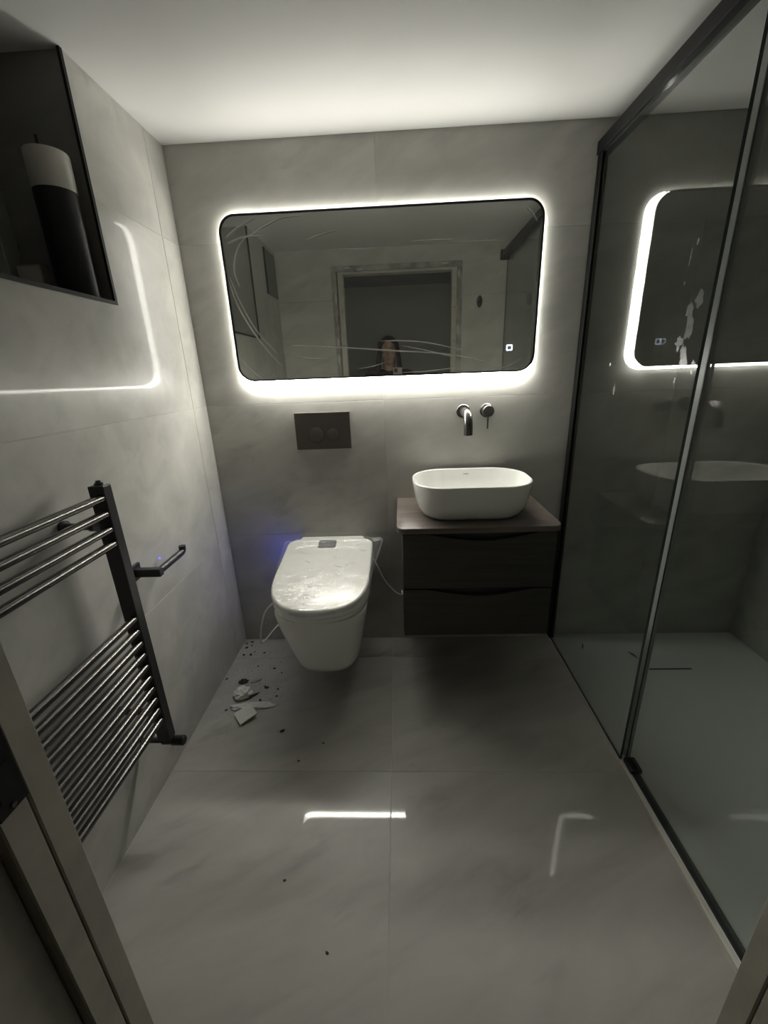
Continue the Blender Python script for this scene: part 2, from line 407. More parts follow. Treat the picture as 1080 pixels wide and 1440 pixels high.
# door lining (no leaf)
LX0, LX1, LY, LZ = 0.465, 1.222, -1.500, 1.955
door = bpy.data.objects.new('door_1', None); COL.objects.link(door); door.location = (0.84, LY, 0)
tag(door, 'cream painted door lining in the rear doorway, without a door', 'door frame', kind='structure')
for s, x in ((-1, LX0), (1, LX1)):
    o = 0.040 * s
    def jb(xa, xb, ya, yb, z1): return B(min(xa, xb), max(xa, xb), min(ya, yb), max(ya, yb), 0.0, z1, bev=0.0015, seg=1)
    obj('door_stop', jb(x, x + o, LY, LY - 0.0285, LZ), PAINT, door)
    obj('jamb', jb(x, x + o, LY - 0.0305, LY - 0.0595, LZ), PAINT, door)
    obj('rebate', jb(x + 0.012 * s, x + o, LY - 0.0595, YH - 0.004, LZ), PAINT, door)
    obj('architrave', jb(x + 0.016 * s, x + 0.085 * s, YH - 0.004, YH - 0.020, LZ + 0.05), PAINT, door)
obj('head', B(LX0 - 0.04, LX1 + 0.04, LY - 0.0595, LY, LZ, LZ + 0.018, bev=0.0015, seg=1), PAINT, door)
obj('head_rebate', B(LX0 - 0.04, LX1 + 0.04, YH - 0.004, LY - 0.0595, LZ + 0.012, LZ + 0.04, bev=0.0015, seg=1), PAINT, door)
obj('head_packing', B(LX0 - 0.04, LX1 + 0.04, LY - 0.0595, LY - 0.004, LZ + 0.018, DZ - 0.03), PAINT, door)
sp = obj('strike_plate', B(LX0 - 0.001, LX0 + 0.0015, LY - 0.058, LY - 0.029, 0.935, 1.040, bev=0.0005, seg=1), BLACKM, door)
obj('latch_hole', B(LX0, LX0 + 0.0022, LY - 0.052, LY - 0.036, 0.950, 0.985), BLACKP, sp)
for k, z in enumerate((0.941, 1.034)):
    obj('screw', lathe(bmesh.new(), [(0.003, 0), (0.003, 0.0022), (0.002, 0.0026)], (LX0 + 0.0004, LY - 0.044, z), 'x', 10), GUN, sp)
for z in (1.50, 1.72):
    for x, s in ((LX0, -1), (LX1, 1)):
        obj('screw', lathe(bmesh.new(), [(0.004, 0.0008), (0.004, -0.004)], (x + s * 0.02, LY, z), 'y', 10), BLACKP, door)

# black metal edge trims round the window recess
T = 0.010
def edge_trim(n, bm, label): return struct('trim_%d' % n, bm, TRIMB, label, 'trim')
edge_trim(2, B(-0.006, 0.0015, WY1 - T, WY1 + 0.0005, WZ, H), 'black metal edge strip up the mirror side of window recess')
edge_trim(3, B(-0.006, 0.0015, WY0 - 0.0005, WY0 + T, WZ, H), 'black metal edge strip up the doorway side of window recess')
edge_trim(4, B(-0.006, 0.0015, WY0 + T, WY1 - T, WZ - 0.0005, WZ + T), 'black metal edge strip along the sill of window recess')
# window
wn = bpy.data.objects.new('window_1', None); COL.objects.link(wn); wn.location = (-0.29, (WY0 + WY1) / 2, WZ)
tag(wn, 'small grey framed window with black night panes in recess', 'window', kind='structure')
bm = bmesh.new()
FW = 0.055
box(bm, -0.31, -0.255, WY1 - FW, WY1, WZ, H, bev=0.003); box(bm, -0.31, -0.255, WY0, WY0 + FW, WZ, H, bev=0.003)
box(bm, -0.31, -0.255, WY0 + FW, WY1 - FW, WZ, WZ + FW, bev=0.003); box(bm, -0.31, -0.255, WY0 + FW, WY1 - FW, H - FW, H, bev=0.003)
obj('window_frame', bm, PVC, wn)
obj('pane', B(-0.288, -0.282, WY0 + FW - 0.005, WY1 - FW + 0.005, WZ + FW - 0.005, H - FW + 0.005), GLASS, wn)
bm = bmesh.new(); tube(bm, [(-0.252, -0.90, 1.80), (-0.235, -0.90, 1.80), (-0.230, -0.90, 1.79), (-0.230, -0.90, 1.70)], 0.007, 10)
obj('handle', bm, PVC, wn, smooth=40)

# ------------------------------------------------------------------ shower
tr = empty('shower_tray', (2.0, -0.74, 0), 'flat pale grey shower tray behind the glass screen', 'shower tray')
obj('tray_body', B(1.5725, XR - 0.001, YR + 0.002, -0.001, -0.03, 0.010, bev=0.003), TRAY, tr)
dr = obj('drain_slot', B(1.917, 2.100, -0.270, -0.262, 0.0095, 0.0108), BLACKP, tr)
struct('trim_5', B(1.5585, 1.5720, YR + 0.002, -0.001, -0.006, 0.0115, bev=0.002), TRIMM, 'pale sealant strip between floor tiles and shower tray', 'trim')
sc = empty('shower_screen', (1.566, -0.36, 0.0115), 'fixed clear glass shower screen held in a black wall channel', 'shower screen')
def glass_panel(name, x0, x1, y0, y1, z0, z1, parent):
    bm = B(x0, x1, y0, y1, z0, z1)
    bmesh.ops.recalc_face_normals(bm, faces=bm.faces)
    for f in bm.faces: f.material_index = 0 if abs(f.normal.x) > 0.9 else 1
    return obj(name, bm, [GLASS, EDGE], parent)
gp = glass_panel('glass_panel', 1.5615, 1.5695, -0.716, -0.012, 0.012, 1.9995, sc)
bm = bmesh.new(); box(bm, 1.556, 1.5605, -0.036, -0.0005, 0.012, 1.9995, bev=0.001, seg=1); box(bm, 1.5705, 1.578, -0.036, -0.0005, 0.012, 1.9995, bev=0.001, seg=1); box(bm, 1.5605, 1.5705, -0.011, -0.0005, 0.012, 1.9995)
obj('wall_channel', bm, TRIMB, sc)
bm = bmesh.new(); box(bm, 1.5495, 1.597, YR + 0.004, -0.0005, 2.000, 2.040, bev=0.0025)
rl = empty('shower_rail', (1.573, -0.74, 2.000), 'black square rail along the top of the shower glass', 'rail')
obj('rail_bar', bm, TRIMB, rl)
obj('rail_end_block', B(1.540, 1.602, YR + 0.0015, YR + 0.020, 1.990, 2.052, bev=0.003), BLACKP, rl)
# smears of sealant left on the glass
rnd = random.Random(11)
SMEAR = clear_mat('sealant_smear', (0.9, 0.9, 0.9), 0.3, haze=0.14, haze_col=(0.55, 0.6, 0.62))
def smear(y, z, ry, rz, seed):
    rr = random.Random(seed); n = 16
    pts = [(y + ry * rr.uniform(0.45, 1.15) * math.cos(2 * PI * i / n), z + rz * rr.uniform(0.45, 1.15) * math.sin(2 * PI * i / n)) for i in range(n)]
    obj('sealant_smear', prism(bmesh.new(), pts, 'x', 1.5613, 1.5607), SMEAR, gp)
for k in range(7): smear(-0.655 + rnd.uniform(-0.035, 0.03), 1.30 + k * 0.024, 0.016, 0.022, k)
for y, z, a, b in ((-0.615, 1.545, 0.004, 0.022), (-0.633, 1.575, 0.006, 0.008), (-0.609, 1.49, 0.004, 0.006), (-0.70, 1.29, 0.008, 0.02), (-0.64, 1.255, 0.006, 0.012), (-0.33, 1.22, 0.005, 0.02), (-0.28, 1.30, 0.004, 0.008)): smear(y, z, a, b, int(-y * 1000))
sd = empty('sliding_shower_door', (1.5865, -1.07, 0.016), 'sliding clear glass shower door with grey edge seal, in floor channel', 'shower door')
glass_panel('glass_panel', 1.5825, 1.5905, YR + 0.03, -0.700, 0.018, 1.9995, sd)
sl = obj('edge_seal', B(1.5800, 1.5930, -0.722, -0.690, 0.018, 1.999, bev=0.002), SEAL, sd)
obj('seal_lip', B(1.5785, 1.5800, -0.7245, -0.7205, 0.018, 1.999), BLACKP, sl)
fc = empty('floor_channel', (1.5825, -1.1, 0.010), 'black floor channel guiding the sliding shower door', 'door track')
obj('channel', B(1.5745, 1.5980, YR + 0.004, -0.765, 0.010, 0.0165, bev=0.001, seg=1), BLACKP, fc)
obj('guide_block', B(1.5690, 1.6060, -0.775, -0.722, 0.0115, 0.030, bev=0.004), BLACKP, fc)
obj('sealant_bead', B(1.5980, 1.6035, YR + 0.004, -0.775, 0.010, 0.0145, bev=0.0015), TRIMM, fc)

# ------------------------------------------------------------------ mirror
mr = empty('illuminated_mirror', (0.777, 0, 1.285), 'wide round-cornered backlit mirror in thin black frame on back wall', 'mirror')
MX0, MX1, MZ0, MZ1 = 0.178, 1.374, 1.287, 1.874
def ring(bm, o0, o1, y0, y1):
    n = len(o0)
    v = [[bm.verts.new((p[0], y, p[1])) for p in o] for o, y in ((o0, y0), (o0, y1), (o1, y1), (o1, y0))]
    for a in range(4):
        for k in range(n): bm.faces.new((v[a][k], v[a][(k + 1) % n], v[(a + 1) % 4][(k + 1) % n], v[(a + 1) % 4][k]))
    return bm
def mo(i, r=0.062): return rrect(MX0 + i, MX1 - i, MZ0 + i, MZ1 - i, max(0.005, r - i), 12)
obj('frame', ring(bmesh.new(), mo(0), mo(0.0065), -0.0355, -0.0440), BLACKM, mr)
obj('mirror_glass', prism(bmesh.new(), mo(0.006), 'y', -0.0365, -0.0410), MIRR, mr)
obj('back_box', prism(bmesh.new(), mo(0.024), 'y', -0.001, -0.0365), BLACKP, mr)
# the luminous edge stands proud of the frame all round, widest and deepest under the mirror
bm = ring(bmesh.new(), rrect(MX0 - 0.0065, MX1 + 0.0065, MZ0 - 0.010, MZ1 + 0.0068, 0.068, 12), mo(0.020), -0.0035, -0.0045)
for v in bm.verts:
    if v.co.y < -0.004:
        k = min(1, max(0, (MZ0 + 0.04 - v.co.z) / 0.05))
        v.co.y = -0.0035 - (0.0050 + 0.0095 * k)
for f in bm.faces:
    if f.calc_center_median().z < MZ0 + 0.025: f.material_index = 1
ls = obj('light_strip', bm, [RINGM, RINGB], mr); tag(ls, 'glowing white light strip')
tb = obj('touch_button', ring(bmesh.new(), rrect(1.262, 1.286, 1.367, 1.389, 0.003, 3), rrect(1.2665, 1.2815, 1.3715, 1.3845, 0.002, 3), -0.0411, -0.0417), BUTM, mr)
tag(tb, 'small glowing square touch button')
# protective film, slack and creased
nx, nz = 90, 46
bm = bmesh.new(); gv = []
for j in range(nz + 1):
    row = []
    for i in range(nx + 1):
        x = MX0 + 0.008 + (MX1 - MX0 - 0.016) * i / nx; z = MZ0 + 0.008 + (MZ1 - MZ0 - 0.016) * j / nz
        # keep inside the rounded corners
        for sx, cx in ((-1, MX0 + 0.062), (1, MX1 - 0.062)):
            for sz, cz in ((-1, MZ0 + 0.062), (1, MZ1 - 0.062)):
                dx, dz = (x - cx) * sx, (z - cz) * sz
                if dx > 0 and dz > 0:
                    d = math.hypot(dx, dz)
                    if d > 0.054: x = cx + sx * dx * 0.054 / d; z = cz + sz * dz * 0.054 / d
        y = -0.0440 - 0.0012 * max(0, noise.noise(Vector((x * 7, z * 11, 3.1))) + 0.25)
        row.append(bm.verts.new((x, y, z)))
    gv.append(row)
for j in range(nz):
    for i in range(nx): bm.faces.new((gv[j][i], gv[j][i + 1], gv[j + 1][i + 1], gv[j + 1][i]))
film = obj('protective_film', bm, FILM, mr, smooth=180); tag(film, 'clear creased protective film')
CR = [
 [(0.406, 1.419), (0.578, 1.407), (0.763, 1.389), (1.025, 1.364), (1.176, 1.331)],
 [(0.75, 1.422), (0.846, 1.42), (0.948, 1.409), (1.089, 1.377)], [(0.846, 1.402), (0.948, 1.38), (1.062, 1.349)],
 [(0.673, 1.32), (0.732, 1.329), (0.784, 1.343)], [(0.63, 1.744), (0.697, 1.741), (0.764, 1.743)],
 [(0.891, 1.758), (0.965, 1.759), (1.043, 1.758)], [(1.093, 1.747), (1.158, 1.746), (1.208, 1.748)],
 [(0.286, 1.797), (0.336, 1.824), (0.414, 1.852), (0.492, 1.858)], [(0.497, 1.778), (0.554, 1.794), (0.613, 1.805)],
 [(0.190, 1.662), (0.210, 1.577), (0.26, 1.475), (0.323, 1.385), (0.362, 1.342)],
 [(0.195, 1.671), (0.226, 1.576), (0.275, 1.477), (0.345, 1.392)], [(0.229, 1.635), (0.216, 1.694), (0.241, 1.764), (0.288, 1.808)],
 [(1.306, 1.848), (1.328, 1.827), (1.350, 1.80)], [(1.206, 1.299), (1.267, 1.309), (1.322, 1.334)],
 [(0.196, 1.376), (0.234, 1.333), (0.273, 1.297)], [(0.832, 1.300), (0.948, 1.302), (1.062, 1.311)], [(0.374, 1.396), (0.459, 1.371), (0.574, 1.362)],
 [(0.20, 1.80), (0.25, 1.83), (0.32, 1.858)], [(0.20, 1.78), (0.27, 1.80), (0.35, 1.80)]]
for ci, c in enumerate(CR):
    pth = smooth_path([(x, -0.0457, z) for x, z in c], 7); bm = bmesh.new(); L_ = len(pth)
    hw = 0.0026 if ci in (0, 9) else 0.0019
    A = []; 
    for i, p in enumerate(pth):
        t = (pth[min(i + 1, L_ - 1)] - pth[max(i - 1, 0)]).normalized(); nrm = Vector((-t.z, 0, t.x)); k = math.sin(PI * (i + 0.25) / (L_ - 0.5)) ** 0.5
        A.append([bm.verts.new(p + nrm * hw * k), bm.verts.new(p + Vector((0, -0.0016 * k, 0))), bm.verts.new(p - nrm * hw * k)])
    for i in range(L_ - 1):
        for q in range(2): bm.faces.new((A[i][q], A[i][q + 1], A[i + 1][q + 1], A[i + 1][q]))
    obj('crease', bm, CREASE, film)

# ------------------------------------------------------------------ flush plate
fp = empty('flush_plate', (0.499, 0, 0.993), 'bronze brown rectangular dual flush plate above the toilet', 'flush plate')
obj('plate', B(0.379, 0.620, -0.013, -0.0003, 0.993, 1.151, bev=0.0015), PLATE, fp)
for x, r in ((0.470, 0.036), (0.541, 0.028)):
    b_ = obj('button', lathe(bmesh.new(), [(r - 0.003, -0.0125), (r - 0.003, -0.0146), (r - 0.005, -0.0150)], (x, 0, 1.057), 'y', 40), PLATE, fp, smooth=40)
    bm = bmesh.new(); prof = [(r, -0.0132), (r, -0.0146), (r - 0.0018, -0.0146), (r - 0.0018, -0.0132)]
    rings = []
    for rr_, h in prof: rings.append([bm.verts.new((x + rr_ * math.cos(2 * PI * k / 40), h, 1.057 + rr_ * math.sin(2 * PI * k / 40))) for k in range(40)])
    for a in range(4):
        for k in range(40): bm.faces.new((rings[a][k], rings[a][(k + 1) % 40], rings[(a + 1) % 4][(k + 1) % 40], rings[(a + 1) % 4][k]))
    obj('rim', bm, GUN, b_, smooth=40)

# ------------------------------------------------------------------ toilet
TX = 0.503
to = empty('toilet', (TX, -0.002, 0.15), 'white wall-hung toilet with closed lid still in plastic wrap', 'toilet')
def Dsec(w, yb, yf, z, rb=0.02, ex=2.5, L0=0.22, nf=28, nb=5, zf=None):
    """D outline, back edge at yb, front at yf (both negative); z may be a function of y"""
    Z = zf if zf else (lambda y: z)
    ym = yf + min(L0, (yb - yf) * 0.8); pts = []
    for k in range(nf + 1):
        t = PI * k / nf; c, s = math.cos(t), math.sin(t)
        pts.append((TX + w * math.copysign(abs(c) ** (2 / ex), c), ym + (yf - ym) * abs(s) ** (2 / ex)))
    for k in range(nb + 1):       # back left corner
        t = PI - (PI / 2) * k / nb
        pts.append((TX - w + rb + rb * math.cos(t), yb - rb + rb * math.sin(t)))
    for k in range(nb + 1):
        t = PI / 2 - (PI / 2) * k / nb
        pts.append((TX + w - rb + rb * math.cos(t), yb - rb + rb * math.sin(t)))
    return [Vector((x, y, Z(y))) for x, y in pts]
secs = [Dsec(w_, -0.002, -f, z, rb=0.004, ex=3.0, L0=0.17) for z, w_, f in
        ((0.146, 0.105, 0.395), (0.148, 0.122, 0.420), (0.156, 0.132, 0.436), (0.18, 0.139, 0.446), (0.24, 0.151, 0.467), (0.32, 0.166, 0.492), (0.40, 0.180, 0.512), (0.436, 0.184, 0.519), (0.442, 0.182, 0.517), (0.444, 0.176, 0.510))]
obj('bowl', loft(bmesh.new(), secs), CERAM, to, smooth=50)
secs = [Dsec(w_, -0.055, -f, z, rb=0.03) for z, w_, f in ((0.4445, 0.180, 0.518), (0.447, 0.188, 0.527), (0.463, 0.191, 0.531), (0.466, 0.188, 0.528))]
obj('seat', loft(bmesh.new(), secs), WPLAS, to, smooth=50)
def lidz(y): return 0.501 + (-0.535 - y) * -0.170     # rises towards the wall
secs = [Dsec(0.186, -0.058, -0.527, 0.4672, rb=0.04), Dsec(0.194, -0.050, -0.536, 0.470, rb=0.045)]
for ins, dz in ((0.0, 0.012), (0.001, 0.005), (0.004, 0.0015), (0.009, 0.0)):
    secs.append(Dsec(0.195 - ins, -0.050 - ins, -0.537 + ins, 0, rb=0.045, zf=lambda y, dz=dz: lidz(y) - dz))
lid = obj('lid', loft(bmesh.new(), secs), WPLAS, to, smooth=40)
obj('hinge_housing', B(TX - 0.150, TX + 0.150, -0.062, -0.003, 0.444, 0.578, bev=0.012, seg=3), WPLAS, to, smooth=40)
bm = bmesh.new(); pts = rrect(TX - 0.052, TX + 0.030, -0.130, -0.066, 0.012, 4)
loft(bm, [[Vector((x, y, lidz(y) - 0.001)) for x, y in pts], [Vector((x, y, lidz(y) + 0.0012)) for x, y in pts]])
sp_ = obj('display_panel', bm, plain('grey_display', (0.16, 0.16, 0.17), 0.2), lid); tag(sp_, 'dark grey display window')
obj('indicator_light', lathe(bmesh.new(), [(0.007, 0), (0.007, -0.002), (0.005, -0.003)], (TX - 0.1945, -0.085, 0.515), 'x', 16), BLUEM, lid)
# the plastic wrap: loose sheet over the lid, crumpled, corners sticking out behind
def wrapr(ang):   # how far the sheet reaches beyond the lid edge
    k = 1.015 + 0.018 * noise.noise(Vector((math.cos(ang) * 2.5, math.sin(ang) * 2.5, 0.3)))
    for a0, am, wd in ((0.80, 0.22, 0.16), (2.42, 0.10, 0.16), (-0.35, 0.07, 0.07)):
        d = (ang - a0 + PI) % (2 * PI) - PI; k += am * math.exp(-(d / wd) ** 2)
    return k
base = Dsec(0.195, -0.050, -0.537, 0, rb=0.045, nf=56, nb=12)
cen = Vector((TX, -0.28, 0)); bm = bmesh.new(); rings = []
NS = 34
for s in range(1, NS + 1):
    row = []
    for p in base:
        d = Vector((p.x, p.y, 0)) - cen; ang = math.atan2(d.y, d.x); ext = wrapr(ang)
        f = s / NS * ext
        q = cen + d * f
        out = max(0.0, f - 0.995)
        amp = 0.0030 + 0.005 * math.exp(-((q.y + 0.10) / 0.07) ** 2) + 0.06 * out
        cr = noise.noise(Vector((q.x * 28, q.y * 28, 1.7))) + 0.7 * abs(noise.noise(Vector((q.x * 62, q.y * 50, 5.1))))
        bump = 0.012 * math.exp(-(((q.x - TX + 0.035) / 0.022) ** 2 + ((q.y + 0.475) / 0.014) ** 2)) * (0.6 + abs(noise.noise(Vector((q.x * 150, q.y * 150, 9)))) * 2)
        zz = lidz(min(q.y, -0.050)) + 0.0030 + amp * max(0, cr) + bump
        if out > 0:
            back = math.sin(ang) > 0.2
            zz -= out * (0.10 if back else 0.9)
            if not back: q = cen + d * (0.995 + out * 0.35 + 0.012)
        row.append(bm.verts.new((q.x, min(q.y, -0.004), zz)))
    rings.append(row)
n = len(base)
c0 = bm.verts.new((cen.x, cen.y, lidz(cen.y) + 0.003))
for k in range(n): bm.faces.new((c0, rings[0][k], rings[0][(k + 1) % n]))
for s in range(NS - 1):
    for k in range(n): bm.faces.new((rings[s][k], rings[s + 1][k], rings[s + 1][(k + 1) % n], rings[s][(k + 1) % n]))
bm.faces.ensure_lookup_table()
for f in bm.faces:
    if all(abs(v.co.x - TX) > 0.190 or v.co.y > -0.056 or v.co.y < -0.52 or v.co.z < 0.50 for v in f.verts): f.material_index = 1
wp = obj('plastic_wrap', bm, [WRAP, WRAP2], to); tag(wp, 'crumpled clear plastic wrap')
rnd = random.Random(21)
for k in range(46):     # sharp folds in the wrap, glints and shade put into their colour
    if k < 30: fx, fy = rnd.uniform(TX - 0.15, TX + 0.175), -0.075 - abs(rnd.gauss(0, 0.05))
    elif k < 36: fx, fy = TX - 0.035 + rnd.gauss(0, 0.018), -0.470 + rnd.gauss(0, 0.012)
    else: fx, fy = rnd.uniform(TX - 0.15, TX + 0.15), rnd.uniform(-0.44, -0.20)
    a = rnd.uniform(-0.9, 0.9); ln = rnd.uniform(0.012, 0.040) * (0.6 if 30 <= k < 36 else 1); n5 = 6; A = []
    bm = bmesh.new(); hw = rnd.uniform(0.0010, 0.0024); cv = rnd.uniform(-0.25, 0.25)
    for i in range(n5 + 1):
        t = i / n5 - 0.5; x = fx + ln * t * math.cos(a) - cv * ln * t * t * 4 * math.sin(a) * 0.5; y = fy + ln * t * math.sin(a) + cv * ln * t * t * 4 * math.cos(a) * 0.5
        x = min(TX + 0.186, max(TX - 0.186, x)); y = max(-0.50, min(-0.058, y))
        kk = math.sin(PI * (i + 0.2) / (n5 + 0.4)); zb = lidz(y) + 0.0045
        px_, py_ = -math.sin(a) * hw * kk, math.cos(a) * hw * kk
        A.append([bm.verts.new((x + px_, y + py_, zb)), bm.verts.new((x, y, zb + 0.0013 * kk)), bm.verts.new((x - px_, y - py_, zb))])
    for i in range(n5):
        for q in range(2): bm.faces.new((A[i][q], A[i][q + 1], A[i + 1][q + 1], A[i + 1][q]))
    obj('fold', bm, WFOLD_SHADE if k % 6 == 0 else WFOLD_GLINT, wp)
# water hose looping down on the left, mains cable on the right
bm = bmesh.new()
tube(bm, smooth_path([(0.345, -0.40, 0.455), (0.315, -0.395, 0.452), (0.268, -0.37, 0.400), (0.222, -0.32, 0.295), (0.192, -0.275, 0.205), (0.183, -0.250, 0.163), (0.198, -0.225, 0.165), (0.226, -0.18, 0.187), (0.27, -0.12, 0.212), (0.32, -0.02, 0.232), (0.335, -0.003, 0.235)], 6), 0.0036, 10)
tag(obj('water_hose', bm, HOSE, to, smooth=60), 'thin white water hose')
bm = bmesh.new()
tube(bm, smooth_path([(0.640, -0.045, 0.520), (0.690, -0.075, 0.495), (0.715, -0.095, 0.455), (0.747, -0.10, 0.385), (0.790, -0.09, 0.322), (0.822, -0.07, 0.292), (0.826, -0.03, 0.280), (0.824, -0.003, 0.276)], 6), 0.0034, 10)
tag(obj('power_cable', bm, HOSE, to, smooth=60), 'thin white power cable')

# ------------------------------------------------------------------ vanity, worktop, basin, tap
VX0, VX1, VF = 0.830, 1.402, -0.372
vn = empty('vanity_unit', (1.116, 0, 0.290), 'wall-hung black wood vanity unit with two drawers', 'vanity unit')
bm = bmesh.new(); box(bm, VX0, VX1, VF, -0.001, 0.290, 0.735)
es = [e for e in bm.edges if abs(e.verts[0].co.z - e.verts[1].co.z) > 0.1 and e.verts[0].co.y < -0.1]
bmesh.ops.bevel(bm, geom=es, offset=0.012, segments=4, profile=0.5, affect='EDGES')
obj('carcass', bm, DWOOD, vn, smooth=40)
def drawer(z0, z1, dip):
    x0, x1 = VX0 + 0.002, VX1 - 0.002; a, b = 0.910, 1.345; pts = [(x0, z0), (x1, z0), (x1, z1)]
    for k in range(25):
        t = k / 24; x = b + (a - b) * t; pts.append((x, z1 - dip * math.sin(PI * t) ** 1.3))
    pts.append((x0, z1))
    bm = bmesh.new(); prism(bm, pts, 'y', VF - 0.0005, VF - 0.0205, bev=0.003, seg=2)
    d = obj('drawer', bm, DWOOD, vn, smooth=35)
    return d
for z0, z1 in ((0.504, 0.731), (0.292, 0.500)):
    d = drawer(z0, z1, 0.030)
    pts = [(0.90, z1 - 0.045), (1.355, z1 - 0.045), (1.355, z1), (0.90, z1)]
    h = obj('pull_recess_shade', prism(bmesh.new(), pts, 'y', VF - 0.0012, VF - 0.0004), BLACKP, d); tag(h, 'black sheet standing for shade in the finger recess')  # flat black sheet paints the shade behind the drawer's curved dip
wt = tag(obj('worktop', prism(bmesh.new(), [(0.812, -0.001), (0.812, -0.365)] + [(0.812 + 0.035 - 0.035 * math.cos(PI / 2 * k / 8), -0.365 - 0.035 * math.sin(PI / 2 * k / 8)) for k in range(1, 9)] + [(1.416 - 0.035 + 0.035 * math.sin(PI / 2 * k / 8), -0.365 - 0.035 * math.cos(PI / 2 * k / 8)) for k in range(0, 8)] + [(1.416, -0.365), (1.416, -0.001)], 'z', 0.7355, 0.757, bev=0.003, seg=2), TWOOD, at=(1.114, -0.2, 0.7355), smooth=35), 'dark oak worktop with rounded corners on the vanity unit', 'worktop')

BX, BY = 1.109, -0.205
bs = empty('basin', (BX, BY, 0.757), 'white oval-cornered countertop basin on the dark oak worktop', 'basin')
def bsec(a, b, z, r, n=10): return [Vector((x, y, z)) for x, y in rrect(BX - a, BX + a, BY - b, BY + b, min(r, a * 0.98, b * 0.98), n)]
secs = [bsec(0.172, 0.108, 0.7572, 0.085), bsec(0.184, 0.120, 0.760, 0.095), bsec(0.198, 0.133, 0.772, 0.105), bsec(0.211, 0.145, 0.795, 0.115), bsec(0.220, 0.153, 0.825, 0.122), bsec(0.227, 0.160, 0.865, 0.128), bsec(0.230, 0.163, 0.892, 0.130), bsec(0.2292, 0.1622, 0.8955, 0.130), bsec(0.2265, 0.1595, 0.8975, 0.128), bsec(0.2235, 0.1565, 0.8960, 0.126), bsec(0.222, 0.155, 0.891, 0.125), bsec(0.216, 0.149, 0.855, 0.120), bsec(0.204, 0.138, 0.810, 0.110), bsec(0.182, 0.118, 0.783, 0.095), bsec(0.145, 0.085, 0.773, 0.07), bsec(0.05, 0.035, 0.770, 0.03)]
bsn = obj('bowl', loft(bmesh.new(), secs), CERAM, bs, smooth=60)
obj('drain', lathe(bmesh.new(), [(0.032, 0), (0.032, 0.003), (0.026, 0.006), (0.0, 0.0065)][:3] + [(0.004, 0.0068)], (BX, BY, 0.7705), 'z', 28), GUN, bs, smooth=40)
LOGO = plain('grey_print', (0.25, 0.25, 0.25), 0.5)
bm = bmesh.new()
for k in range(5):
    x = BX + 0.005 - 0.0095 + k * 0.0045; box(bm, x, x + 0.003, BY + 0.1497, BY + 0.1512, 0.872, 0.8755)
obj('maker_mark', bm, LOGO, bsn)

spt = empty('basin_spout', (1.104, 0, 1.135), 'brushed gunmetal wall spout above the basin', 'tap')
obj('wall_plate', lathe(bmesh.new(), [(0.029, -0.0002), (0.029, -0.006), (0.027, -0.008), (0.016, -0.008)], (1.104, 0, 1.135), 'y', 36), GUN, spt, smooth=40)
bm = bmesh.new()
pth = [(1.104, -0.006, 1.135), (1.104, -0.095, 1.135)] + [(1.104, -0.095 - 0.055 * math.sin(PI / 2 * k / 10), 1.080 + 0.055 * math.cos(PI / 2 * k / 10)) for k in range(1, 11)] + [(1.104, -0.150, 1.055)]
tube(bm, pth, 0.0175, 24)
sb = obj('spout', bm, GUN, spt, smooth=40)
obj('aerator', lathe(bmesh.new(), [(0.0145, 0.0), (0.0145, -0.0015)], (1.104, -0.150, 1.0555), 'z', 20), BLACKP, sb)
mxr = empty('basin_mixer', (1.203, 0, 1.135), 'round gunmetal wall mixer with thin lever beside the spout', 'tap')
obj('wall_plate', lathe(bmesh.new(), [(0.029, -0.0002), (0.029, -0.006), (0.027, -0.008), (0.016, -0.008)], (1.203, 0, 1.135), 'y', 36), GUN, mxr, smooth=40)
kn = obj('knob', lathe(bmesh.new(), [(0.024, -0.008), (0.024, -0.044), (0.0225, -0.046)], (1.203, 0, 1.135), 'y', 36), GUN, mxr, smooth=40)
obj('lever', tube(bmesh.new(), [(1.203, -0.036, 1.116), (1.203, -0.036, 1.062)], 0.0033, 12), GUN, kn, smooth=40)

# ------------------------------------------------------------------ heated towel rail
RX, RY0, RY1 = 0.085, -1.345, -0.845
tw = empty('towel_radiator', (0.0, -1.095, 0.255), 'anthracite ladder towel radiator on the left wall', 'radiator')
for y in (RY1, RY0):
    u_ = obj('upright', B(RX - 0.020, RX + 0.020, y - 0.015, y + 0.015, 0.255, 1.066, bev=0.002), ANTH, tw)
    obj('end_cap', lathe(bmesh.new(), [(0.010, 0.0), (0.010, 0.006), (0.006, 0.008), (0.006, 0.012), (0.003, 0.013)], (RX, y, 1.0655), 'z', 16), ANTH, u_, smooth=40)
bar_z = [1.036, 0.995, 0.954, 0.915] + [0.690 - 0.0388 * k for k in range(10)]
first = None
for z in bar_z:
    if first is None:
        first = obj('bar', tube(bmesh.new(), [(RX + 0.008, RY1 - 0.0145, z), (RX + 0.008, RY0 + 0.0145, z)], 0.0105, 16), ANTHB, tw, at=(RX, -1.095, z), smooth=40)
    else:
        c = first.copy(); COL.objects.link(c); c.parent = tw; c.location = Vector((RX, -1.095, z)) - tw.location
for y in (RY1 - 0.045, RY0 + 0.045):
    for z in (0.974, 0.40):
        bm = bmesh.new(); lathe(bm, [(0.016, 0.0005), (0.016, 0.010), (0.009, 0.012), (0.009, 0.070), (0.0125, 0.072), (0.0125, 0.086)], (0, y, z), 'x', 18)
        obj('wall_bracket', bm, ANTH, tw, smooth=40)
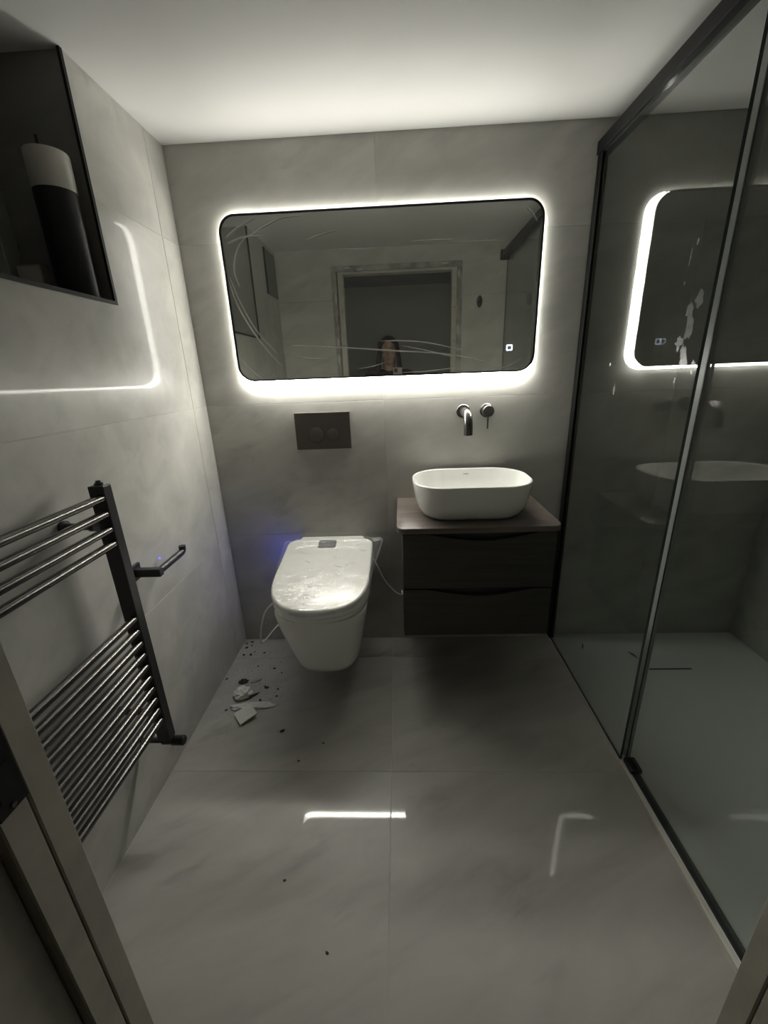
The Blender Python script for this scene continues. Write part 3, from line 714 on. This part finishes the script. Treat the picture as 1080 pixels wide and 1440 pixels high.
for y in (RY1, RY0):
    bm = bmesh.new(); tube(bm, [(RX, y, 0.256), (RX, y, 0.240)], 0.010, 14); tube(bm, [(0.0, y, 0.243), (RX + 0.016, y, 0.243)], 0.0085, 14)
    tube(bm, [(RX - 0.014, y, 0.243), (RX + 0.014, y, 0.243)], 0.0125, 16)
    v_ = obj('valve', bm, ANTH, tw, smooth=40)
    obj('valve_head', tube(bmesh.new(), [(RX + 0.014, y, 0.243), (RX + 0.018, y, 0.243), (RX + 0.052, y, 0.243), (RX + 0.055, y, 0.243)], [0.012, 0.0150, 0.0150, 0.012], 18), BLACKM, v_, smooth=40)

# ------------------------------------------------------------------ toilet roll holder
rh = empty('toilet_roll_holder', (0.0, -0.690, 0.748), 'matt black bent-bar toilet roll holder on the left wall', 'roll holder')
obj('wall_plate', B(0.0002, 0.010, -0.716, -0.666, 0.722, 0.772, bev=0.002), BLACKM, rh)
bm = bmesh.new(); box(bm, 0.008, 0.090, -0.702, -0.680, 0.735, 0.761, bev=0.003); obj('arm', bm, BLACKM, rh)
bm = bmesh.new(); tube(bm, [(0.078, -0.699, 0.748), (0.078, -0.690, 0.748), (0.078, -0.548, 0.748), (0.078, -0.540, 0.751), (0.078, -0.536, 0.758), (0.078, -0.536, 0.768)], 0.0115, 16); obj('roll_bar', bm, BLACKM, rh, smooth=40)

# ------------------------------------------------------------------ things in the window recess, on the rear wall
bt = empty('tall_bottle', (-0.064, -0.529, WZ), 'tall black bottle with broad pale cap on the window sill', 'bottle')
obj('body', lathe(bmesh.new(), [(0.048, 0.0005), (0.050, 0.004), (0.050, 0.262), (0.0495, 0.264)], (-0.064, -0.529, WZ), 'z', 40), BOTB, bt, smooth=40)
cp = obj('cap', lathe(bmesh.new(), [(0.0505, 0.264), (0.0505, 0.345), (0.049, 0.349), (0.046, 0.350)], (-0.064, -0.529, WZ), 'z', 40), BOTW, bt, smooth=40)
obj('nozzle', tube(bmesh.new(), [(-0.074, -0.536, WZ + 0.350), (-0.074, -0.536, WZ + 0.385)], 0.004, 10), BLACKP, bt)
bm = B(-0.225, -0.155, -0.536, -0.480, WZ + 0.0003, WZ + 0.100, bev=0.004)
pb = empty('small_box', (-0.19, -0.508, WZ), 'small pale box behind the tall bottle on the window sill', 'box')
obj('carton', bm, BOTW, pb); obj('flap', B(-0.225, -0.155, -0.536, -0.506, WZ + 0.1003, WZ + 0.1015), BOTW, pb)
pn = empty('wall_panel', (0.0, -1.33, 1.81), 'dark grey panel high on left wall beside the doorway', 'panel')  # shallow dark grey slab against the tiles
obj('panel_face', B(0.0003, 0.010, -1.455, -1.225, 1.812, 2.076, bev=0.002), GREYP, pn)
obj('panel_frame', ring(bmesh.new(), [(0, 0)] * 3, [(0, 0)] * 3, 0, 0) if False else B(0.0003, 0.013, -1.235, -1.222, 1.812, 2.076, bev=0.001), BLACKM, pn)
hk = empty('wall_hook', (1.412, YR, 1.745), 'dark oval wall hook on rear wall beside the shower screen', 'hook')
bm = bmesh.new(); loft(bm, [[Vector((1.412 + a * math.cos(2 * PI * k / 24), YR + d, 1.745 + b * math.sin(2 * PI * k / 24))) for k in range(24)] for a, b, d in ((0.019, 0.038, 0.0003), (0.019, 0.038, 0.006), (0.016, 0.035, 0.008))])
obj('backplate', bm, BLACKM, hk, smooth=40)
obj('peg', tube(bmesh.new(), smooth_path([(1.412, YR + 0.006, 1.735), (1.412, YR + 0.030, 1.728), (1.412, YR + 0.044, 1.740), (1.412, YR + 0.046, 1.760)], 5), 0.006, 12), BLACKM, hk, smooth=40)

# ------------------------------------------------------------------ litter on the floor
def sheet(pts, z0, th, bend, seed):
    bm = bmesh.new(); prism(bm, pts, 'z', z0, z0 + th)
    return bm
def quad(cx, cy, a, b, rot):
    c, s = math.cos(rot), math.sin(rot)
    return [(cx + x * c - y * s, cy + x * s + y * c) for x, y in ((-a, -b), (a, -b), (a, b), (-a, b))]
bm = bmesh.new(); pts = quad(0.180, -0.515, 0.036, 0.034, math.radians(43))
va = [bm.verts.new((x, y, 0.008 + 0.010 * i_)) for i_, (x, y) in zip((0, 0.9, 1.0, 0.4), pts)]
r_ = bmesh.ops.extrude_face_region(bm, geom=[bm.faces.new(va)]); bmesh.ops.translate(bm, verts=[v for v in r_['geom'] if isinstance(v, bmesh.types.BMVert)], vec=(0, 0, 0.0035))
tag(obj('card_square', bm, PAPER, at=(0.18, -0.515, 0)), 'small square white card lying on the litter beside the toilet', 'card')
def crumple(name, cx, cy, rx, ry, h, rot, seed, label, cat, mat):
    bm = bmesh.new(); bmesh.ops.create_icosphere(bm, subdivisions=3, radius=1)
    c, s = math.cos(rot), math.sin(rot)
    for v in bm.verts:
        k = 1 + 0.35 * noise.noise(v.co * 1.7 + Vector((seed, 0, 0))) + 0.2 * noise.noise(v.co * 4.1 + Vector((0, seed, 0)))
        x, y, z = v.co.x * rx * k, v.co.y * ry * k, max(0.0, (v.co.z + 0.62)) * h / 1.62 * k
        v.co = Vector((cx + x * c - y * s, cy + x * s + y * c, z + 0.0002))
    bmesh.ops.dissolve_degenerate(bm, dist=0.00005, edges=bm.edges)
    return tag(obj(name, bm, mat, at=(cx, cy, 0)), label, cat)
crumple('crumpled_paper', 0.128, -0.400, 0.036, 0.034, 0.034, 0.4, 2.0, 'crumpled ball of pale paper on the floor by the left wall', 'paper', PAPER)
crumple('paper_strip', 0.190, -0.462, 0.085, 0.019, 0.014, 0.10, 7.0, 'twisted pale paper strip half under the square card', 'paper', PAPER)
crumple('dark_lump', 0.100, -0.318, 0.020, 0.013, 0.013, 0.2, 4.0, 'dark brown lump of rubble behind the crumpled paper', 'rubble', DIRT)
crumple('grey_scrap', 0.155, -0.312, 0.026, 0.008, 0.006, 0.5, 9.0, 'thin grey scrap beside the dark rubble lump', 'scrap', DUST)
crumple('brown_sliver', 0.170, -0.405, 0.030, 0.006, 0.006, 0.75, 12.0, 'thin brown sliver beside the crumpled paper ball', 'sliver', DIRT)
CH = [(0.015, -0.037), (0.041, -0.026), (0.027, -0.072), (0.068, -0.128), (0.032, -0.128), (0.131, -0.113), (0.131, -0.212), (0.215, -0.228), (0.257, -0.257), (0.014, -0.297), (0.206, -0.344), (0.269, -0.361), (0.211, -0.427), (0.275, -0.403), (0.348, -0.585), (0.085, -0.480), (0.216, -0.352), (0.048, -0.055), (0.080, -0.105)]
rnd = random.Random(3); proto = []
for k in range(3):
    bm = bmesh.new(); bmesh.ops.create_icosphere(bm, subdivisions=1, radius=1)
    for v in bm.verts: v.co = Vector((v.co.x * (1 + 0.5 * rnd.random()), v.co.y * (0.6 + 0.4 * rnd.random()), max(0, v.co.z + 0.3) * 0.6))
    me = bpy.data.meshes.new('crumb'); bm.to_mesh(me); bm.free(); me.materials.append(DIRT); proto.append(me)
for i, (x, y) in enumerate(CH):
    c = bpy.data.objects.new('crumb', proto[i % 3]); COL.objects.link(c)
    s = rnd.uniform(0.0035, 0.0075) * (1.35 if i in (0, 2, 3, 10, 14, 16) else 1); c.scale = (s, s, s * 0.8); c.location = (x, y, 0.0001); c.rotation_euler = (0, 0, rnd.uniform(0, 6))
    if i == 14: tag(c, 'lone dark chip on the open tile between white card and toilet', 'debris')
    elif y > -0.135 and x < 0.1: tag(c, 'dark crumb in the corner where left and back walls meet', 'debris', 'dark crumbs in the corner')
    elif i == 9: tag(c, 'dark crumb against the foot of the left wall near rubble lump', 'debris')
    elif i == 15: tag(c, 'dark crumb at the end of the twisted paper strip', 'debris')
    elif y < -0.33: tag(c, 'dark crumb on the tile between crumpled paper and toilet', 'debris', 'dark crumbs by the crumpled paper')
    else: tag(c, 'dark crumb on the dusty tile under the white hose', 'debris', 'dark crumbs under the hose')
for i, (x, y) in enumerate(((0.628, -1.224), (0.487, -1.078), (0.519, -0.64), (0.442, -0.714))):
    c = bpy.data.objects.new('crumb', proto[(i + 1) % 3]); COL.objects.link(c)
    s = 0.0042; c.scale = (s, s, s * 0.7); c.location = (x, y, 0.0001); c.rotation_euler = (0, 0, rnd.uniform(0, 6))
    tag(c, 'tiny dark crumb out on the open floor tiles', 'debris', 'tiny crumbs on the open floor')
for i, (a, b) in enumerate((((1.700, -0.086), (1.682, -0.128)), ((1.885, -0.150), (1.905, -0.197)))):
    a = Vector((*a, 0.0135)); b = Vector((*b, 0.0135))
    tag(obj('dark_sliver', tube(bmesh.new(), [a, (a + b) / 2 + Vector((0.002, 0, 0.0015)), b], [0.0012, 0.0032, 0.001], 7), DIRT, at=(a.x, a.y, 0.010)), ('thick dark sliver on shower tray near the glass screen', 'thin dark sliver on shower tray near the drain slot')[i], 'sliver')
bm = bmesh.new(); rnd = random.Random(8)
for k in range(420):
    x = min(0.46, max(0.006, rnd.gauss(0.20, 0.11))); y = min(-0.006, max(-0.62, rnd.gauss(-0.24, 0.13))); s = rnd.uniform(0.0006, 0.0016)
    bmesh.ops.create_cone(bm, cap_ends=True, segments=5, radius1=s, radius2=s * 0.3, depth=s, matrix=Matrix.Translation((x, y, s / 2)))
tag(obj('fine_grit', bm, DIRT, at=(0.2, -0.24, 0)), 'fine dark grit scattered over the floor tiles beside the toilet', 'grit', kind='stuff')

# ------------------------------------------------------------------ the person taking the picture, in the doorway
PC = CAM - FWD * 0.0085 - UP * 0.045          # phone centre
ph = empty('phone', PC, 'pale pink phone held up in both hands', 'phone')
def pbox(bm, cx, cy, cz, a, b, c, bev, seg=3):
    b2 = B(-a, a, -b, b, -c, c, bev=bev, seg=seg)
    for v in b2.verts: v.co = PC + RIGHT * (v.co.x + cx) + UP * (v.co.y + cy) + FWD * (v.co.z + cz)
    return b2
obj('phone_body', pbox(None, 0, 0, 0, 0.036, 0.075, 0.004, 0.0035), PHONE, ph, smooth=40)
obj('screen', pbox(None, 0, 0, -0.0042, 0.034, 0.072, 0.0003, 0.0002, 1), BLACKP, ph)
obj('camera_bump', pbox(None, -0.014, 0.052, 0.0046, 0.013, 0.015, 0.0010, 0.0008, 1), BLACKP, ph)

PX, PY = 0.755, -2.13
def ell(bm, c, r, rot=None):
    m = Matrix.Translation(Vector(c)) @ (rot.to_4x4() if rot else Matrix.Identity(4)) @ Matrix.Diagonal((*r, 1))
    bmesh.ops.create_icosphere(bm, subdivisions=3, radius=1, matrix=m)
def cap(bm, a, b, ra, rb, n=6):
    a, b = Vector(a), Vector(b)
    for k in range(n + 1):
        t = k / n; bmesh.ops.create_icosphere(bm, subdivisions=2, radius=ra + (rb - ra) * t, matrix=Matrix.Translation(a.lerp(b, t)))
    tube(bm, [a, b], [ra, rb], 14)
def remeshed(name, bm, mat, parent, vox, sm):
    o = obj(name, bm, mat, parent)
    m = o.modifiers.new('remesh', 'REMESH'); m.mode = 'VOXEL'; m.voxel_size = vox; m.use_smooth_shade = True
    s = o.modifiers.new('smooth', 'SMOOTH'); s.factor = 0.5; s.iterations = sm
    return o
pr = empty('person', (PX, PY, 0), 'person in dark top with long dark hair, holding up a phone in doorway', 'person')
HZ = 1.475
SH = [Vector((PX + s * 0.165, PY - 0.01, 1.262)) for s in (-1, 1)]
EL = [Vector((PX - 0.215, PY + 0.04, 1.015)), Vector((PX + 0.245, PY + 0.04, 1.015))]
def pp(r, u, f): return PC + RIGHT * r + UP * u + FWD * f
WR = [pp(-0.082, -0.075, -0.065), pp(0.082, -0.075, -0.065)]
HIP = [Vector((PX + s * 0.09, PY, 0.80)) for s in (-1, 1)]
KN = [Vector((PX + s * 0.10, PY + 0.015, 0.44)) for s in (-1, 1)]
AN = [Vector((PX + s * 0.105, PY - 0.02, 0.08)) for s in (-1, 1)]
def body_core(bm, g):
    ell(bm, (PX, PY, 1.15), (0.150 + g, 0.098 + g, 0.165 + g)); ell(bm, (PX, PY, 0.98), (0.128 + g, 0.09 + g, 0.15 + g)); ell(bm, (PX, PY - 0.005, 0.84), (0.158 + g, 0.108 + g, 0.12 + g))
    for i in (0, 1):
        cap(bm, (PX, PY - 0.005, 1.265), SH[i], 0.058 + g, 0.050 + g); cap(bm, SH[i], EL[i], 0.050 + g, 0.039 + g)
bm = bmesh.new(); body_core(bm, 0)
for i in (0, 1):
    s = (-1, 1)[i]
    cap(bm, EL[i], WR[i], 0.038, 0.025); cap(bm, HIP[i], KN[i], 0.078, 0.050); cap(bm, KN[i], AN[i], 0.048, 0.034)
    cap(bm, AN[i] + Vector((0, -0.03, -0.03)), AN[i] + Vector((0, 0.13, -0.05)), 0.036, 0.026)
    # palm beside and behind the phone's edge, four fingers across its back, thumb on its front edge
    P0 = pp(s * 0.066, -0.072, -0.028); cap(bm, WR[i], P0, 0.024, 0.024); ell(bm, pp(s * 0.060, -0.060, -0.022), (0.022, 0.022, 0.026))
    for k, (ln, u) in enumerate(((0.044, -0.022), (0.050, -0.040), (0.046, -0.058), (0.036, -0.075))):
        a = pp(s * 0.060, u - 0.004, -0.014); b = pp(s * 0.052, u, 0.0125); c = pp(s * (0.052 - ln * 0.55), u + 0.003, 0.0155); d = pp(s * (0.052 - ln), u + 0.003, 0.0135)
        cap(bm, a, b, 0.0098, 0.0092, 3); cap(bm, b, c, 0.0090, 0.0082, 3); cap(bm, c, d, 0.0080, 0.0068, 3)
    a = pp(s * 0.058, -0.060, -0.030); b = pp(s * 0.046, -0.030, -0.022); c = pp(s * 0.028, -0.012, -0.0135)
    cap(bm, a, b, 0.013, 0.0105, 3); cap(bm, b, c, 0.010, 0.0085, 3)
# neck, head, face
cap(bm, (PX, PY - 0.01, 1.27), (PX, PY + 0.005, 1.40), 0.052, 0.046)
ell(bm, (PX, PY - 0.008, HZ + 0.030), (0.072, 0.092, 0.088)); ell(bm, (PX, PY + 0.020, HZ - 0.025), (0.058, 0.066, 0.085))
ell(bm, (PX, PY + 0.058, HZ - 0.098), (0.024, 0.022, 0.018)); cap(bm, (PX, PY + 0.080, HZ + 0.008), (PX, PY + 0.100, HZ - 0.034), 0.0075, 0.0125, 5)
for s in (-1, 1):
    ell(bm, (PX + s * 0.012, PY + 0.091, HZ - 0.038), (0.0075, 0.008, 0.0065)); ell(bm, (PX + s * 0.073, PY - 0.002, HZ - 0.012), (0.010, 0.018, 0.030))
    ell(bm, (PX + s * 0.040, PY + 0.062, HZ - 0.030), (0.022, 0.018, 0.020)); cap(bm, (PX + s * 0.014, PY + 0.081, HZ + 0.022), (PX + s * 0.048, PY + 0.066, HZ + 0.022), 0.0085, 0.007, 4)
body = remeshed('body', bm, SKIN, pr, 0.0045, 3)
bm = bmesh.new(); ell(bm, (PX, PY + 0.083, HZ - 0.066), (0.021, 0.009, 0.0045)); ell(bm, (PX, PY + 0.083, HZ - 0.074), (0.018, 0.009, 0.005))
obj('mouth', bm, LIP, pr, smooth=60)
for s in (-1, 1):
    ey = obj('eye', lathe(bmesh.new(), [(0.003, -0.011), (0.009, -0.007), (0.0115, 0.0), (0.009, 0.007), (0.005, 0.0105)], (PX + s * 0.030, PY + 0.069, HZ + 0.004), 'y', 18), EYEW, pr, smooth=60)
    obj('iris', lathe(bmesh.new(), [(0.0052, 0.0100), (0.004, 0.0116), (0.001, 0.0120)], (PX + s * 0.030, PY + 0.069, HZ + 0.004), 'y', 14), HAIR, ey)
# hair: cap over the skull and two long falls beside the face
bm = bmesh.new()
ell(bm, (PX, PY - 0.022, HZ + 0.044), (0.083, 0.092, 0.086))
for s in (-1, 1):
    cap(bm, (PX + s * 0.062, PY + 0.012, HZ + 0.065), (PX + s * 0.082, PY + 0.004, HZ - 0.03), 0.026, 0.022); cap(bm, (PX + s * 0.082, PY + 0.004, HZ - 0.03), (PX + s * 0.100, PY + 0.055, HZ - 0.20), 0.022, 0.026)
    cap(bm, (PX + s * 0.100, PY + 0.055, HZ - 0.20), (PX + s * 0.095, PY + 0.090, HZ - 0.32), 0.026, 0.012); cap(bm, (PX + s * 0.012, PY + 0.062, HZ + 0.098), (PX + s * 0.066, PY + 0.030, HZ + 0.030), 0.014, 0.020)
cap(bm, (PX, PY - 0.07, HZ + 0.02), (PX, PY - 0.095, HZ - 0.22), 0.06, 0.05)
remeshed('hair', bm, HAIR, pr, 0.006, 3)
bm = bmesh.new(); body_core(bm, 0.011)
for i in (0, 1): cap(bm, EL[i], EL[i].lerp(WR[i], 0.86), 0.050, 0.036)
remeshed('top', bm, TOP, pr, 0.009, 3)
bm = bmesh.new(); ell(bm, (PX, PY - 0.005, 0.80), (0.173, 0.122, 0.10))
for i in (0, 1): cap(bm, HIP[i], KN[i], 0.092, 0.066); cap(bm, KN[i], AN[i] + Vector((0, 0, 0.02)), 0.066, 0.056)
remeshed('trousers', bm, TROU, pr, 0.009, 3)
for i in (0, 1):
    bm = bmesh.new(); c = AN[i]
    for t in range(7):
        y = -0.060 + 0.245 * t / 6; wd = (0.036, 0.041, 0.042, 0.044, 0.048, 0.046, 0.034)[t]; hh = (0.070, 0.085, 0.085, 0.070, 0.058, 0.050, 0.040)[t]
        ell(bm, (c.x, c.y + y, hh * 0.5 + 0.003), (wd, 0.045, hh * 0.5))
    remeshed('shoe', bm, SHOE, pr, 0.006, 3)
